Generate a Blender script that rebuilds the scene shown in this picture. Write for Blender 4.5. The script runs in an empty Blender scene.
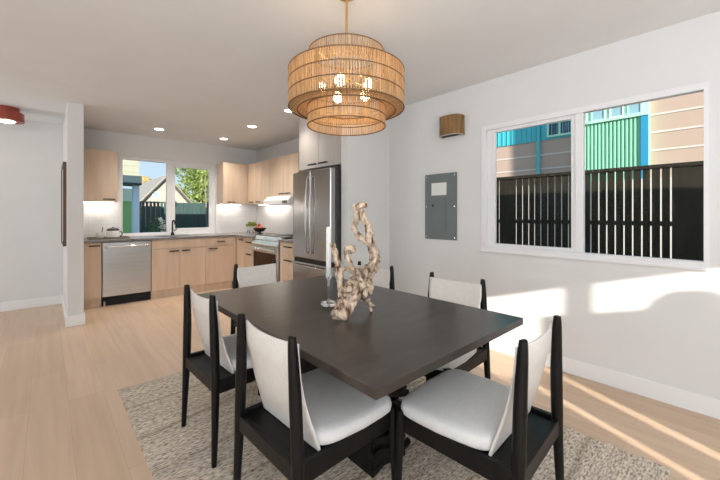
import bpy, bmesh, math, random
from mathutils import Vector, Matrix, noise
R = math.radians
random.seed(7)
C = bpy.context.scene.collection
SC = bpy.context.scene
CEIL = 2.49
W = {}                                   # object name -> world origin, for placing children

# ------------------------------------------------------------------ materials
def mat(name, color, rough=.5, metal=0, spec=.5, emit=None, estr=0, **kw):
    m = bpy.data.materials.new(name); m.use_nodes = True
    b = m.node_tree.nodes['Principled BSDF']
    b.inputs['Base Color'].default_value = (*color, 1)
    b.inputs['Roughness'].default_value = rough
    b.inputs['Metallic'].default_value = metal
    b.inputs['Specular IOR Level'].default_value = spec
    if emit:
        b.inputs['Emission Color'].default_value = (*emit, 1)
        b.inputs['Emission Strength'].default_value = estr
    for k, v in kw.items():
        b.inputs[k.replace('_', ' ')].default_value = v
    return m
def nd(m, t, **kw):
    n = m.node_tree.nodes.new(t)
    for k, v in kw.items():
        if k in n.inputs: n.inputs[k].default_value = v
        else: setattr(n, k, v)
    return n
def lk(m, a, b): m.node_tree.links.new(a, b)
def bsdf(m): return m.node_tree.nodes['Principled BSDF']
def coords(m, scale=(1, 1, 1), rot=(0, 0, 0), kind='Object'):
    tc = nd(m, 'ShaderNodeTexCoord'); mp = nd(m, 'ShaderNodeMapping')
    mp.inputs['Scale'].default_value = scale; mp.inputs['Rotation'].default_value = rot
    lk(m, tc.outputs[kind], mp.inputs['Vector']); return mp.outputs['Vector']
def ramp(m, fac, stops):
    r = nd(m, 'ShaderNodeValToRGB'); e = r.color_ramp.elements
    while len(e) < len(stops): e.new(.5)
    for x, (p, c) in zip(e, stops): x.position = p; x.color = (*c, 1)
    lk(m, fac, r.inputs['Fac']); return r.outputs['Color']
def bump(m, h, strength=.2, dist=.01):
    b = nd(m, 'ShaderNodeBump'); b.inputs['Strength'].default_value = strength; b.inputs['Distance'].default_value = dist
    lk(m, h, b.inputs['Height']); lk(m, b.outputs['Normal'], bsdf(m).inputs['Normal'])
def noisemat(name, c0, c1, scale=(8, 8, 8), rough=.5, detail=4, metal=0, bstr=0, bdist=.004, spec=.5, rot=(0, 0, 0), lo=.35, hi=.65):
    m = mat(name, c0, rough, metal, spec)
    n = nd(m, 'ShaderNodeTexNoise'); n.inputs['Scale'].default_value = 1; n.inputs['Detail'].default_value = detail
    lk(m, coords(m, scale, rot), n.inputs['Vector'])
    lk(m, ramp(m, n.outputs['Fac'], [(lo, c0), (hi, c1)]), bsdf(m).inputs['Base Color'])
    if bstr: bump(m, n.outputs['Fac'], bstr, bdist)
    return m
def brickmat(name, c1, c2, mortar, bw, bh, msize, rot=(0, 0, 0), rough=.6, bstr=.3, bdist=.003, off=.5, spec=.5, grain=None, bias=0.):
    m = mat(name, c1, rough, 0, spec)
    b = nd(m, 'ShaderNodeTexBrick'); b.offset = off
    for k, v in (('Color1', (*c1, 1)), ('Color2', (*c2, 1)), ('Mortar', (*mortar, 1)), ('Scale', 1), ('Mortar Size', msize),
                 ('Brick Width', bw), ('Row Height', bh), ('Mortar Smooth', .1), ('Bias', bias)):
        b.inputs[k].default_value = v
    lk(m, coords(m, (1, 1, 1), rot), b.inputs['Vector'])
    out = b.outputs['Color']
    if grain:
        n = nd(m, 'ShaderNodeTexNoise'); n.inputs['Scale'].default_value = 1; n.inputs['Detail'].default_value = 5
        lk(m, coords(m, grain), n.inputs['Vector'])
        mx = nd(m, 'ShaderNodeMix', data_type='RGBA', blend_type='MULTIPLY'); mx.inputs['Factor'].default_value = 1
        lk(m, out, mx.inputs[6]); lk(m, ramp(m, n.outputs['Fac'], [(.3, (.86, .84, .82)), (.7, (1, 1, 1))]), mx.inputs[7])
        out = mx.outputs[2]
    lk(m, out, bsdf(m).inputs['Base Color'])
    if bstr:
        inv = nd(m, 'ShaderNodeMath', operation='SUBTRACT'); inv.inputs[0].default_value = 1
        lk(m, b.outputs['Fac'], inv.inputs[1]); bump(m, inv.outputs[0], bstr, bdist)
    return m
def glassmat(name, tint=(1, 1, 1), refl=.08):
    m = bpy.data.materials.new(name); m.use_nodes = True
    nt = m.node_tree; nt.nodes.clear()
    o = nt.nodes.new('ShaderNodeOutputMaterial'); t = nt.nodes.new('ShaderNodeBsdfTransparent'); g = nt.nodes.new('ShaderNodeBsdfGlossy')
    t.inputs['Color'].default_value = (*tint, 1); g.inputs['Roughness'].default_value = .02
    f = nt.nodes.new('ShaderNodeFresnel'); f.inputs['IOR'].default_value = 1.16
    mx = nt.nodes.new('ShaderNodeMixShader')
    nt.links.new(f.outputs[0], mx.inputs[0]); nt.links.new(t.outputs[0], mx.inputs[1]); nt.links.new(g.outputs[0], mx.inputs[2])
    nt.links.new(mx.outputs[0], o.inputs['Surface']); return m
def rattanmat(name, c0, c1):
    m = noisemat(name, c0, c1, (75, 75, 9), .6, lo=.3, hi=.62)
    nt = m.node_tree; tr = nt.nodes.new('ShaderNodeBsdfTranslucent'); tr.inputs['Color'].default_value = (*c1, 1)
    mx = nt.nodes.new('ShaderNodeMixShader'); mx.inputs[0].default_value = .35
    nt.links.new(bsdf(m).outputs[0], mx.inputs[1]); nt.links.new(tr.outputs[0], mx.inputs[2])
    nt.links.new(mx.outputs[0], nt.nodes['Material Output'].inputs['Surface']); return m
def leafmat(name, c0, c1):
    m = noisemat(name, c0, c1, (3, 3, 3), .6)
    nt = m.node_tree; tr = nt.nodes.new('ShaderNodeBsdfTranslucent'); tr.inputs['Color'].default_value = (*c1, 1)
    mx = nt.nodes.new('ShaderNodeMixShader'); mx.inputs[0].default_value = .4
    nt.links.new(bsdf(m).outputs[0], mx.inputs[1]); nt.links.new(tr.outputs[0], mx.inputs[2])
    nt.links.new(mx.outputs[0], nt.nodes['Material Output'].inputs['Surface']); return m

M = {}
M['wall'] = noisemat('wall_paint', (.74, .74, .735), (.76, .76, .755), (3, 3, 3), .7, spec=.2)
M['ceil'] = noisemat('ceiling_paint', (.80, .80, .795), (.82, .82, .815), (3, 3, 3), .8, spec=.15)
M['trim'] = mat('white_trim', (.86, .86, .86), .4)
M['vinyl'] = mat('white_vinyl', (.82, .82, .83), .4)
M['floor'] = brickmat('oak_floor', (.62, .45, .315), (.68, .505, .365), (.50, .36, .245), 1.6, .19, .0012, (0, 0, R(90)), .38, .15, .001, .37, .45, (22, 1.2, 1))
M['birch'] = noisemat('birch_veneer', (.66, .50, .37), (.74, .58, .445), (16, 16, 1.1), .45, 5, spec=.35)
M['greige'] = noisemat('pale_veneer', (.47, .435, .405), (.52, .485, .455), (14, 14, 1), .45, 5, spec=.35)
M['gap'] = mat('cabinet_shadow_gap', (.05, .045, .04), .8)
M['black'] = mat('black_metal', (.012, .011, .011), .55, spec=.3)
M['steel'] = noisemat('brushed_steel', (.60, .61, .62), (.64, .65, .66), (2, 2, 60), .30, 3, metal=1)
M['fridge_steel'] = noisemat('fridge_steel', (.42, .42, .42), (.47, .47, .47), (60, 60, 1.5), .2, 3, metal=1)
M['chrome'] = mat('bright_steel', (.8, .8, .81), .14, 1)
M['darkgrey'] = mat('dark_grey_enamel', (.07, .072, .075), .45)
M['counter'] = noisemat('grey_quartz', (.19, .18, .18), (.25, .235, .23), (25, 25, 25), .25)
M['tile'] = brickmat('white_subway_tile', (.80, .80, .80), (.83, .83, .83), (.70, .70, .70), .305, .1, .0025, (R(90), 0, 0), .15, .2, .001)
M['tile_side'] = brickmat('white_subway_tile_side', (.80, .80, .80), (.83, .83, .83), (.70, .70, .70), .305, .1, .0025, (R(90), 0, R(90)), .15, .2, .001)
M['ebony'] = noisemat('black_stained_wood', (.004, .0038, .0038), (.008, .0075, .007), (40, 40, 4), .40, 4, spec=.22)
M['tabletop'] = noisemat('dark_stained_tabletop', (.030, .024, .021), (.050, .041, .036), (5, 22, 5), .28, 5, spec=.6)
M['leather'] = noisemat('cream_leather', (.74, .715, .675), (.78, .755, .715), (40, 40, 40), .5, 3, bstr=.05, bdist=.001, spec=.35)
M['boucle'] = noisemat('light_grey_upholstery', (.66, .655, .645), (.69, .685, .675), (60, 60, 60), .75, 2, spec=.2)
M['rattan'] = rattanmat('rattan', (.34, .19, .08), (.74, .51, .28))
M['cane'] = mat('dark_cane', (.17, .085, .03), .6)
M['brass'] = mat('brushed_brass', (.66, .44, .17), .3, 1)
M['bulb'] = mat('warm_bulb', (1, .9, .7), .4, emit=(1, .74, .42), estr=30)
M['lens'] = mat('lamp_lens', (1, 1, 1), .4, emit=(1, .94, .85), estr=9)
M['led'] = mat('led_strip', (1, 1, 1), .4, emit=(1, .93, .84), estr=30)
M['terracotta'] = mat('red_lacquer', (.30, .045, .022), .4)
M['glow'] = mat('warm_lamp_disc', (1, .9, .7), .4, emit=(1, .80, .55), estr=12)
M['wax'] = mat('white_wax', (.86, .86, .84), .4, spec=.4, Subsurface_Weight=.2)
M['clear'] = mat('clear_glass', (.95, .97, .97), .03, Transmission_Weight=1., IOR=1.35)
M['pane'] = glassmat('window_glass')
M['panelgrey'] = noisemat('grey_enamel', (.135, .165, .165), (.15, .18, .18), (4, 4, 4), .45)
M['paper'] = mat('white_paper', (.78, .78, .76), .6)
M['walnut'] = noisemat('walnut', (.085, .035, .016), (.13, .058, .028), (40, 40, 3), .45)
M['oakslat'] = noisemat('sconce_wood', (.15, .08, .025), (.30, .17, .06), (30, 30, 4), .5)
M['plant'] = leafmat('houseplant_leaf', (.10, .17, .02), (.34, .42, .06))
M['apple'] = noisemat('red_fruit', (.42, .06, .025), (.55, .16, .05), (12, 12, 12), .35)
M['ceramic'] = mat('white_ceramic', (.8, .79, .77), .25)
M['navy'] = mat('dark_navy_plastic', (.015, .018, .035), .35)
M['traywood'] = noisemat('tray_wood', (.13, .095, .06), (.2, .15, .1), (4, 40, 40), .5)
M['ovenglass'] = mat('oven_glass', (.045, .018, .006), .1, spec=.15)
M['screen'] = mat('oven_display', (.32, .40, .40), .15)

# jute rug
def rugmat():
    m = mat('woven_jute', (.5, .45, .38), .95, spec=.1)
    v = coords(m, (1, 1, 1))
    n = nd(m, 'ShaderNodeTexNoise'); n.inputs['Scale'].default_value = 1; n.inputs['Detail'].default_value = 3
    lk(m, coords(m, (38, 110, 1)), n.inputs['Vector'])
    n2 = nd(m, 'ShaderNodeTexNoise'); n2.inputs['Scale'].default_value = 1; n2.inputs['Detail'].default_value = 2
    lk(m, coords(m, (1.6, 26, 1)), n2.inputs['Vector'])
    w = nd(m, 'ShaderNodeTexWave', wave_type='BANDS', bands_direction='Y'); w.inputs['Scale'].default_value = 1.0; w.inputs['Distortion'].default_value = 2.5; w.inputs['Detail'].default_value = 1
    lk(m, coords(m, (1, .9, 1)), w.inputs['Vector'])
    c1 = ramp(m, n.outputs['Fac'], [(.34, (.29, .245, .195)), (.47, (.61, .54, .455)), (.64, (.86, .80, .71))])
    c2 = ramp(m, n2.outputs['Fac'], [(.3, (.74, .71, .69)), (.7, (1, .97, .92))])
    c3 = ramp(m, w.outputs['Fac'], [(0, (.72, .68, .63)), (.03, (1, 1, 1))])
    a = nd(m, 'ShaderNodeMix', data_type='RGBA', blend_type='MULTIPLY'); a.inputs['Factor'].default_value = 1
    b = nd(m, 'ShaderNodeMix', data_type='RGBA', blend_type='MULTIPLY'); b.inputs['Factor'].default_value = 1
    lk(m, c1, a.inputs[6]); lk(m, c2, a.inputs[7]); lk(m, a.outputs[2], b.inputs[6]); lk(m, c3, b.inputs[7])
    lk(m, b.outputs[2], bsdf(m).inputs['Base Color']); bump(m, n.outputs['Fac'], .8, .012)
    return m
M['jute'] = rugmat()
M['drift'] = noisemat('weathered_driftwood', (.13, .065, .03), (.66, .53, .41), (44, 44, 18), .75, 6, bstr=.8, bdist=.01, spec=.15, lo=.34, hi=.55)
# outdoors
M['fence_dark'] = noisemat('dark_stained_fence', (.020, .018, .012), (.034, .031, .022), (30, 30, 2), .6, spec=.12)
M['fence_teal'] = noisemat('dark_green_fence', (.014, .040, .039), (.022, .055, .053), (20, 20, 2), .6)
M['brick'] = brickmat('brown_brick', (.40, .225, .15), (.50, .30, .205), (.47, .35, .28), .22, .072, .010, (R(90), 0, R(90)), .85, .3, .005)
M['plaster'] = mat('cream_plaster', (.62, .60, .54), .85)
M['band'] = mat('stone_band', (.62, .58, .52), .8)
M['teal'] = mat('shaded_green_siding', (.06, .46, .52), .5)  # the metal bay's green paint, its bluish shaded tone put into the colour
M['green'] = mat('sunlit_green_metal', (.25, .56, .39), .45)  # same green paint as the siding, with its sunlit tone as the colour
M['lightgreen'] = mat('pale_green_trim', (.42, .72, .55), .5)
M['blue'] = mat('shaded_green_trim', (.02, .27, .45), .5)  # bay paint again, shade put into the colour
M['darkglass'] = mat('dark_window_glass', (.03, .06, .10), .05)
M['skyglass'] = mat('pale_window_glass', (.25, .42, .48), .05)
M['siding'] = brickmat('pale_green_siding', (.25, .265, .20), (.26, .275, .21), (.19, .20, .155), 9, .14, .008, (R(90), 0, 0), .7, .2, .004)
M['whitehouse'] = mat('cream_stucco', (.33, .31, .26), .8)
M['roof'] = mat('dark_roof_edge', (.07, .06, .05), .8)
M['paleroof'] = mat('pale_shingle', (.30, .28, .25), .9)
M['softblue'] = mat('pale_blue_post', (.62, .80, .92), .6)
M['mint'] = mat('pale_mint_wall', (.66, .84, .72), .7)
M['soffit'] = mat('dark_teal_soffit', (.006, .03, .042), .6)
M['gate'] = mat('green_gate', (.30, .62, .24), .6)
M['olive'] = mat('olive_gate_panel', (.32, .36, .18), .7)
M['leaf'] = leafmat('spring_leaf', (.13, .20, .03), (.36, .44, .13))
M['gold'] = leafmat('golden_leaf', (.55, .33, .05), (.75, .5, .12))
M['shrub'] = leafmat('shrub_leaf', (.03, .09, .04), (.08, .17, .07))
M['petal'] = mat('cream_petal', (.92, .86, .72), .7)
M['bark'] = noisemat('grey_bark', (.12, .10, .08), (.25, .22, .18), (20, 20, 5), .85)
M['ground'] = noisemat('gravel_ground', (.20, .19, .16), (.30, .28, .24), (6, 6, 6), .95)

# ------------------------------------------------------------------ mesh helpers
class MB:
    def __init__(s): s.bm = bmesh.new()
    def box(s, x0, x1, y0, y1, z0, z1):
        if x0 > x1: x0, x1 = x1, x0
        if y0 > y1: y0, y1 = y1, y0
        v = [s.bm.verts.new((x, y, z)) for z in (z0, z1) for (x, y) in ((x0, y0), (x1, y0), (x1, y1), (x0, y1))]
        for f in ((3, 2, 1, 0), (4, 5, 6, 7), (0, 1, 5, 4), (1, 2, 6, 5), (2, 3, 7, 6), (3, 0, 4, 7)):
            s.bm.faces.new([v[i] for i in f])
        return s
    def hexa(s, pts):                      # 8 points, bottom 4 then top 4
        v = [s.bm.verts.new(p) for p in pts]
        for f in ((3, 2, 1, 0), (4, 5, 6, 7), (0, 1, 5, 4), (1, 2, 6, 5), (2, 3, 7, 6), (3, 0, 4, 7)):
            s.bm.faces.new([v[i] for i in f])
        return s
    def prism(s, poly, axis, a0, a1):      # poly of 2D points, extruded along axis
        def P(p, a): return {'x': (a, p[0], p[1]), 'y': (p[0], a, p[1]), 'z': (p[0], p[1], a)}[axis]
        A = [s.bm.verts.new(P(p, a0)) for p in poly]; B = [s.bm.verts.new(P(p, a1)) for p in poly]
        n = len(poly)
        s.bm.faces.new(A[::-1]); s.bm.faces.new(B)
        for i in range(n): s.bm.faces.new((A[i], A[(i + 1) % n], B[(i + 1) % n], B[i]))
        return s
    def tube(s, pts, rad, n=12, closed=False, squash=1):
        pts = [Vector(p) for p in pts]
        if not hasattr(rad, '__len__'): rad = [rad] * len(pts)
        rings = []; up = Vector((0, 0, 1)); prev = None
        N = len(pts)
        for i, p in enumerate(pts):
            if closed: t = (pts[(i + 1) % N] - pts[i - 1])
            else: t = pts[min(i + 1, N - 1)] - pts[max(i - 1, 0)]
            t = t.normalized() if t.length > 1e-9 else Vector((0, 0, 1))
            if prev is None:
                a = t.cross(Vector((0, 0, 1)) if abs(t.z) < .9 else Vector((1, 0, 0))).normalized()
            else:
                a = (prev - t * prev.dot(t)).normalized()
            prev = a; b = t.cross(a)
            rings.append([s.bm.verts.new(p + (a * math.cos(2 * math.pi * k / n) + b * squash * math.sin(2 * math.pi * k / n)) * rad[i]) for k in range(n)])
        for i in range(N if closed else N - 1):
            A, B = rings[i], rings[(i + 1) % N]
            for k in range(n): s.bm.faces.new((A[k], A[(k + 1) % n], B[(k + 1) % n], B[k]))
        if not closed:
            s.bm.faces.new(rings[0][::-1]); s.bm.faces.new(rings[-1])
        return s
    def lathe(s, prof, c, n=32, axis='z', sx=1, sy=1):
        rings = []
        for r, z in prof:
            if r < 1e-6: rings.append([s.bm.verts.new((c[0], c[1], c[2] + z))])
            else: rings.append([s.bm.verts.new((c[0] + r * sx * math.cos(2 * math.pi * k / n), c[1] + r * sy * math.sin(2 * math.pi * k / n), c[2] + z)) for k in range(n)])
        for A, B in zip(rings, rings[1:]):
            for k in range(n):
                f = []
                for v in (A[k % len(A)], A[(k + 1) % n % len(A)], B[(k + 1) % n % len(B)], B[k % len(B)]):
                    if v not in f: f.append(v)
                if len(f) > 2: s.bm.faces.new(f)
        if len(rings[0]) > 1: s.bm.faces.new(rings[0][::-1])
        if len(rings[-1]) > 1: s.bm.faces.new(rings[-1])
        return s
    def ball(s, c, r, sub=2, jit=0, sc=(1, 1, 1)):
        g = bmesh.ops.create_icosphere(s.bm, subdivisions=sub, radius=1)
        for v in g['verts']:
            k = 1 + jit * noise.noise(v.co * 2.3 + Vector(c) * 31)
            v.co = Vector((v.co.x * r * sc[0] * k, v.co.y * r * sc[1] * k, v.co.z * r * sc[2] * k)) + Vector(c)
        return s
    def leafs(s, n, pos, size, flat=.4):
        for _ in range(n):
            p = Vector(pos()); d = Vector((random.gauss(0, 1), random.gauss(0, 1), random.gauss(0, 1))).normalized()
            e = d.cross(Vector((random.random() - .5, random.random() - .5, random.random() - .5))).normalized()
            l = size * random.uniform(.6, 1.3); w = l * flat
            v = [s.bm.verts.new(p + q) for q in (-d * l, e * w, d * l, -e * w)]
            s.bm.faces.new(v)
        return s

def tag(o, label, cat, group=None, kind=None):
    if label: o['label'] = label
    if cat: o['category'] = cat
    if group: o['group'] = group
    if kind: o['kind'] = kind
    return o
def thing(name, label, cat, loc, group=None, kind=None):
    o = bpy.data.objects.new(name, None); C.objects.link(o); o.location = loc; o.empty_display_size = .1
    W[o.name] = Vector(loc); tag(o, label, cat, group, kind); return o
def obj(name, mb, m, parent=None, bevel=0, smooth=False, label=None, seg=2, kind=None):
    bm = mb.bm
    bmesh.ops.recalc_face_normals(bm, faces=bm.faces)
    if parent is not None: org = W[parent.name]
    else:
        xs = [v.co for v in bm.verts]
        lo = Vector([min(v[i] for v in xs) for i in range(3)]); hi = Vector([max(v[i] for v in xs) for i in range(3)])
        org = Vector(((lo.x + hi.x) / 2, (lo.y + hi.y) / 2, lo.z))
    for v in bm.verts: v.co -= org
    me = bpy.data.meshes.new(name); bm.to_mesh(me); bm.free()
    me.materials.append(M[m] if isinstance(m, str) else m)
    o = bpy.data.objects.new(name, me); C.objects.link(o)
    if parent is not None: o.parent = parent
    else: o.location = org
    W[o.name] = org
    if smooth:
        for p in me.polygons: p.use_smooth = True
        if smooth != 'all':
            try: me.set_sharp_from_angle(angle=R(40))
            except Exception: pass
    if bevel:
        b = o.modifiers.new('bevel', 'BEVEL'); b.width = bevel; b.segments = seg; b.limit_method = 'ANGLE'; b.angle_limit = R(35)
    if label: o['label'] = label
    if kind: o['kind'] = kind
    return o
def struct(name, mb, m, bevel=0, label=None):
    o = obj(name, mb, m, None, bevel); o['kind'] = 'structure'
    if label: o['label'] = label
    return o
def copy_tree(o, parent=None):
    c = o.copy(); C.objects.link(c)
    c.parent = parent
    W[c.name] = W[o.name].copy()
    for ch in list(o.children): copy_tree(ch, c)
    return c
def smoothpath(pts, k=5):
    P = [Vector(p) for p in pts]; out = []
    for i in range(len(P) - 1):
        a, b, c, d = P[max(i - 1, 0)], P[i], P[i + 1], P[min(i + 2, len(P) - 1)]
        for j in range(k):
            t = j / k
            out.append(.5 * ((2 * b) + (c - a) * t + (2 * a - 5 * b + 4 * c - d) * t * t + (3 * b - a - 3 * c + d) * t ** 3))
    out.append(P[-1]); return out

# ------------------------------------------------------------------ room shell
XL, XR, YB, YF = -3.2, 3.03, -3.5, 6.33
T = .14
struct('floor', MB().box(XL - T, XR + T, YB - T, YF + T, -.12, 0), 'floor')
struct('ceiling', MB().box(XL - T, XR + T, YB - T, YF + T, CEIL, CEIL + .12), 'ceil')
def wall_x(mb, x0, x1, ya, yb, holes):     # wall slab with constant thickness in x; holes = (y0,y1,z0,z1), sorted by y, not overlapping
    y = ya
    for (a, b, c, d) in holes:
        mb.box(x0, x1, y, a, 0, CEIL); mb.box(x0, x1, a, b, 0, c); mb.box(x0, x1, a, b, d, CEIL); y = b
    mb.box(x0, x1, y, yb, 0, CEIL); return mb
def wall_y(mb, y0, y1, xa, xb, holes):
    x = xa
    for (a, b, c, d) in holes:
        mb.box(x, a, y0, y1, 0, CEIL)
        if c > 0: mb.box(a, b, y0, y1, 0, c)
        mb.box(a, b, y0, y1, d, CEIL); x = b
    mb.box(x, xb, y0, y1, 0, CEIL); return mb
WY0, WY1, WZ0, WZ1 = .109, 1.614, .912, 2.070       # dining window opening
KX0, KX1, KZ0, KZ1 = .815, 2.255, .905, 2.145       # kitchen window opening
struct('wall_right', wall_x(MB(), XR, XR + T, YB, YF + T, [(WY0, WY1, WZ0, WZ1)]), 'wall')
struct('wall_far', wall_y(MB(), YF, YF + T, XL - T, XR, [(KX0, KX1, KZ0, KZ1)]), 'wall')
struct('wall_left', wall_x(MB(), XL - T, XL, YB, YF, []), 'wall')
# unseen wall behind the camera, openings shaped to cut the sun into patches
bk = MB()
zt = 2.005
def bb(x0, x1, z0, z1): bk.box(x0, x1, YB - .06, YB, z0, z1)
bb(XL, .55, 0, CEIL); bb(.55, 1.75, zt, CEIL); bb(1.75, XR, 0, CEIL)
bb(.55, .69, 0, 1.40); bb(.69, .775, 0, .8); bb(.775, 1.0, 0, 1.40); bb(1.0, 1.098, 0, .8)
bb(1.098, 1.171, 0, 1.775); bb(1.171, 1.233, 0, zt); bb(1.233, 1.75, 0, 1.775)
bk.prism([(1.386, 1.775), (1.398, 1.835), (1.419, 1.862), (1.427, 1.881), (1.500, 1.871), (1.513, 1.842), (1.535, 1.80), (1.60, 1.775)], 'y', YB - .06, YB)  # added silhouette in the opening, shaped to cast the hat-like wall shadow
struct('wall_back', bk, 'wall')
struct('wall_partition', MB().box(.165, .308, 4.985, YF, 0, CEIL), 'wall', .004)
struct('wall_stub', MB().box(2.373, XR, 2.79, 2.908, 0, CEIL), 'wall', .004)
BBH, BBT = .118, .012
def bbm(m, *b): m.box(*b)
m = MB(); m.box(XR - BBT, XR, YB, 2.79, 0, BBH); struct('baseboard_right', m, 'trim', .004)
m = MB(); m.box(XL, .165, YF - BBT, YF, 0, BBH); struct('baseboard_far', m, 'trim', .004)
m = MB(); m.box(.165 - BBT, .165, 4.985 - BBT, YF - BBT, 0, BBH); m.box(.165, .308 + BBT, 4.985 - BBT, 4.985, 0, BBH); m.box(.308, .308 + BBT, 4.985, 5.74, 0, BBH)
struct('baseboard_partition', m, 'trim', .003)
m = MB(); m.box(2.373, XR - BBT, 2.79 - BBT, 2.79, 0, BBH); m.box(2.373 - BBT, 2.373, 2.79 - BBT, 2.908, 0, BBH); struct('baseboard_stub', m, 'trim', .003)
m = MB(); m.box(XL, XL + BBT, YB, YF - BBT, 0, BBH); struct('baseboard_left', m, 'trim', .004)

# dining window: frame, sliding sash on the left, fixed light on the right
def ring_x(mb, x0, x1, y0, y1, z0, z1, t, tb=None):
    tb = tb or t
    mb.box(x0, x1, y0, y0 + t, z0, z1); mb.box(x0, x1, y1 - t, y1, z0, z1)
    mb.box(x0, x1, y0 + t, y1 - t, z0, z0 + tb); mb.box(x0, x1, y0 + t, y1 - t, z1 - t, z1); return mb
def ring_y(mb, y0, y1, x0, x1, z0, z1, t):
    mb.box(x0, x0 + t, y0, y1, z0, z1); mb.box(x1 - t, x1, y0, y1, z0, z1)
    mb.box(x0 + t, x1 - t, y0, y1, z0, z0 + t); mb.box(x0 + t, x1 - t, y0, y1, z1 - t, z1); return mb
w1 = thing('window_1', 'white sliding window over the dining table, dark fence beyond', None, (XR + .05, .86, WZ0), kind='structure')
fr = MB().box(XR - .012, XR + .09, WY1 - .05, WY1, WZ0, WZ1).box(XR - .012, XR + .045, WY0, WY0 + .026, WZ0, WZ1)
fr.box(XR - .012, XR + .045, WY0 + .026, WY1 - .05, WZ0, WZ0 + .04).box(XR - .012, XR + .045, WY0 + .026, WY1 - .05, WZ1 - .043, WZ1)
obj('window_frame', fr, 'vinyl', w1)
obj('mullion', MB().box(XR - .006, XR + .045, .786, .842, WZ0 + .04, WZ1 - .043), 'vinyl', w1, .004)
sl = obj('sliding_sash', MB().box(XR + .006, XR + .044, WY1 - .122, WY1 - .05, WZ0 + .04, WZ1 - .043).box(XR + .006, XR + .044, .842, .872, WZ0 + .04, WZ1 - .043).box(XR + .006, XR + .044, .872, WY1 - .122, WZ0 + .04, WZ0 + .068).box(XR + .006, XR + .044, .872, WY1 - .122, WZ1 - .073, WZ1 - .043), 'vinyl', w1, .003)
obj('latch', MB().box(XR - .004, XR + .0055, .852, .868, 1.50, 1.58), 'vinyl', sl, .003)
obj('pane', MB().box(XR + .024, XR + .028, .862, WY1 - .11, WZ0 + .06, WZ1 - .066), 'pane', w1)
obj('pane', MB().box(XR + .006, XR + .010, WY0 + .02, .79, WZ0 + .03, WZ1 - .02), 'pane', w1)
obj('sill', MB().box(XR - .02, XR - .0005, WY0 - .01, WY1 + .01, WZ0 - .014, WZ0 + .004), 'vinyl', w1, .003)
# kitchen window
KY = YF + .05
w2 = thing('window_2', 'white sliding window above the kitchen sink, garden fence beyond', None, (1.53, KY, KZ0), kind='structure')
obj('window_frame', ring_y(MB(), KY - .02, KY + .07, KX0, KX1, KZ0, KZ1, .045), 'vinyl', w2, .004)
obj('mullion', MB().box(1.47, 1.535, KY - .01, KY + .06, KZ0 + .045, KZ1 - .045), 'vinyl', w2, .004)
obj('sliding_sash', ring_y(MB(), KY - .012, KY + .03, 1.535, KX1 - .045, KZ0 + .045, KZ1 - .045, .06), 'vinyl', w2, .004)
obj('pane', MB().box(KX0 + .03, 1.48, KY + .028, KY + .032, KZ0 + .03, KZ1 - .03), 'pane', w2)
obj('pane', MB().box(1.58, KX1 - .09, KY + .008, KY + .012, KZ0 + .09, KZ1 - .09), 'pane', w2)
# tiled backsplash
m = MB(); m.box(.308, KX0, YF - .008, YF, .90, 1.425); m.box(KX1, XR - .008, YF - .008, YF, .90, 1.425)
struct('trim_1', m, 'tile', label='white tile backsplash on the window wall')
struct('trim_2', MB().box(XR - .008, XR, 3.76, YF, .90, 1.56), 'tile_side', label='white tile backsplash behind the range')

# ------------------------------------------------------------------ kitchen cabinets
def FB(mb, face, pl, a0, a1, b0, b1, z0, z1):      # b is the distance behind the front plane
    if face == 'y': mb.box(a0, a1, pl + b0, pl + b1, z0, z1)
    else: mb.box(pl + b0, pl + b1, a0, a1, z0, z1)
    return mb
def handle(par, face, pl, a0, a1, z):
    m = MB(); FB(m, face, pl, a0, a1, -.030, -.014, z - .008, z + .008)
    FB(m, face, pl, a0 + .006, a0 + .018, -.018, 0, z - .005, z + .005); FB(m, face, pl, a1 - .018, a1 - .006, -.018, 0, z - .005, z + .005)
    obj('handle', m, 'black', par, .002)
def cabinet(name, label, face, pl, a0, a1, z0, z1, depth, fronts, group, wood='birch', toe=0, cat='cabinet', drop=0):
    """fronts: (kind, a0, a1, z0, z1, handle or None)"""
    mid = (a0 + a1) / 2
    t = thing(name, label, cat, (mid, pl + depth / 2, z0) if face == 'y' else (pl + depth / 2, mid, z0), group)
    m = MB(); FB(m, face, pl, a0 + .001, a1 - .001, .021, depth, z0 + toe, z1 - drop)
    if drop: FB(m, face, pl, a0 + .001, a1 - .001, .021, .06, z1 - drop, z1); FB(m, face, pl, a0 + .001, a0 + .02, .06, depth, z1 - drop, z1); FB(m, face, pl, a1 - .02, a1 - .001, .06, depth, z1 - drop, z1)
    obj('body', m, wood, t)
    if toe:
        m = MB(); FB(m, face, pl, a0 + .001, a1 - .001, .045, .06, z0, z0 + toe - .001); obj('toe_kick', m, wood, t)
    for kind, b0, b1, c0, c1, h in fronts:
        m = MB(); FB(m, face, pl, b0 + .002, b1 - .002, 0, .02, c0 + .002, c1 - .002)
        d = obj(kind, m, wood, t, .0015)
        if h: handle(d, face, pl, *h)
    return t
PY, PX = 5.75, 2.38
cabinet('base_cabinet', 'narrow pale wood base cabinet between the white partition and the dishwasher', 'y', PY, .311, .543, 0, .868, .56,
        [('door', .311, .543, .12, .866, (.405, .525, .825))], 'base cabinets', toe=.12)
cabinet('base_cabinet', 'pale wood sink base cabinet with two doors right of the dishwasher', 'y', PY, 1.127, 1.886, 0, .868, .56,
        [('false_front', 1.127, 1.886, .728, .866, None), ('door', 1.127, 1.507, .12, .724, (1.36, 1.49, .69)), ('door', 1.507, 1.886, .12, .724, (1.53, 1.65, .69))], 'base cabinets', toe=.12, drop=.19)
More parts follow.
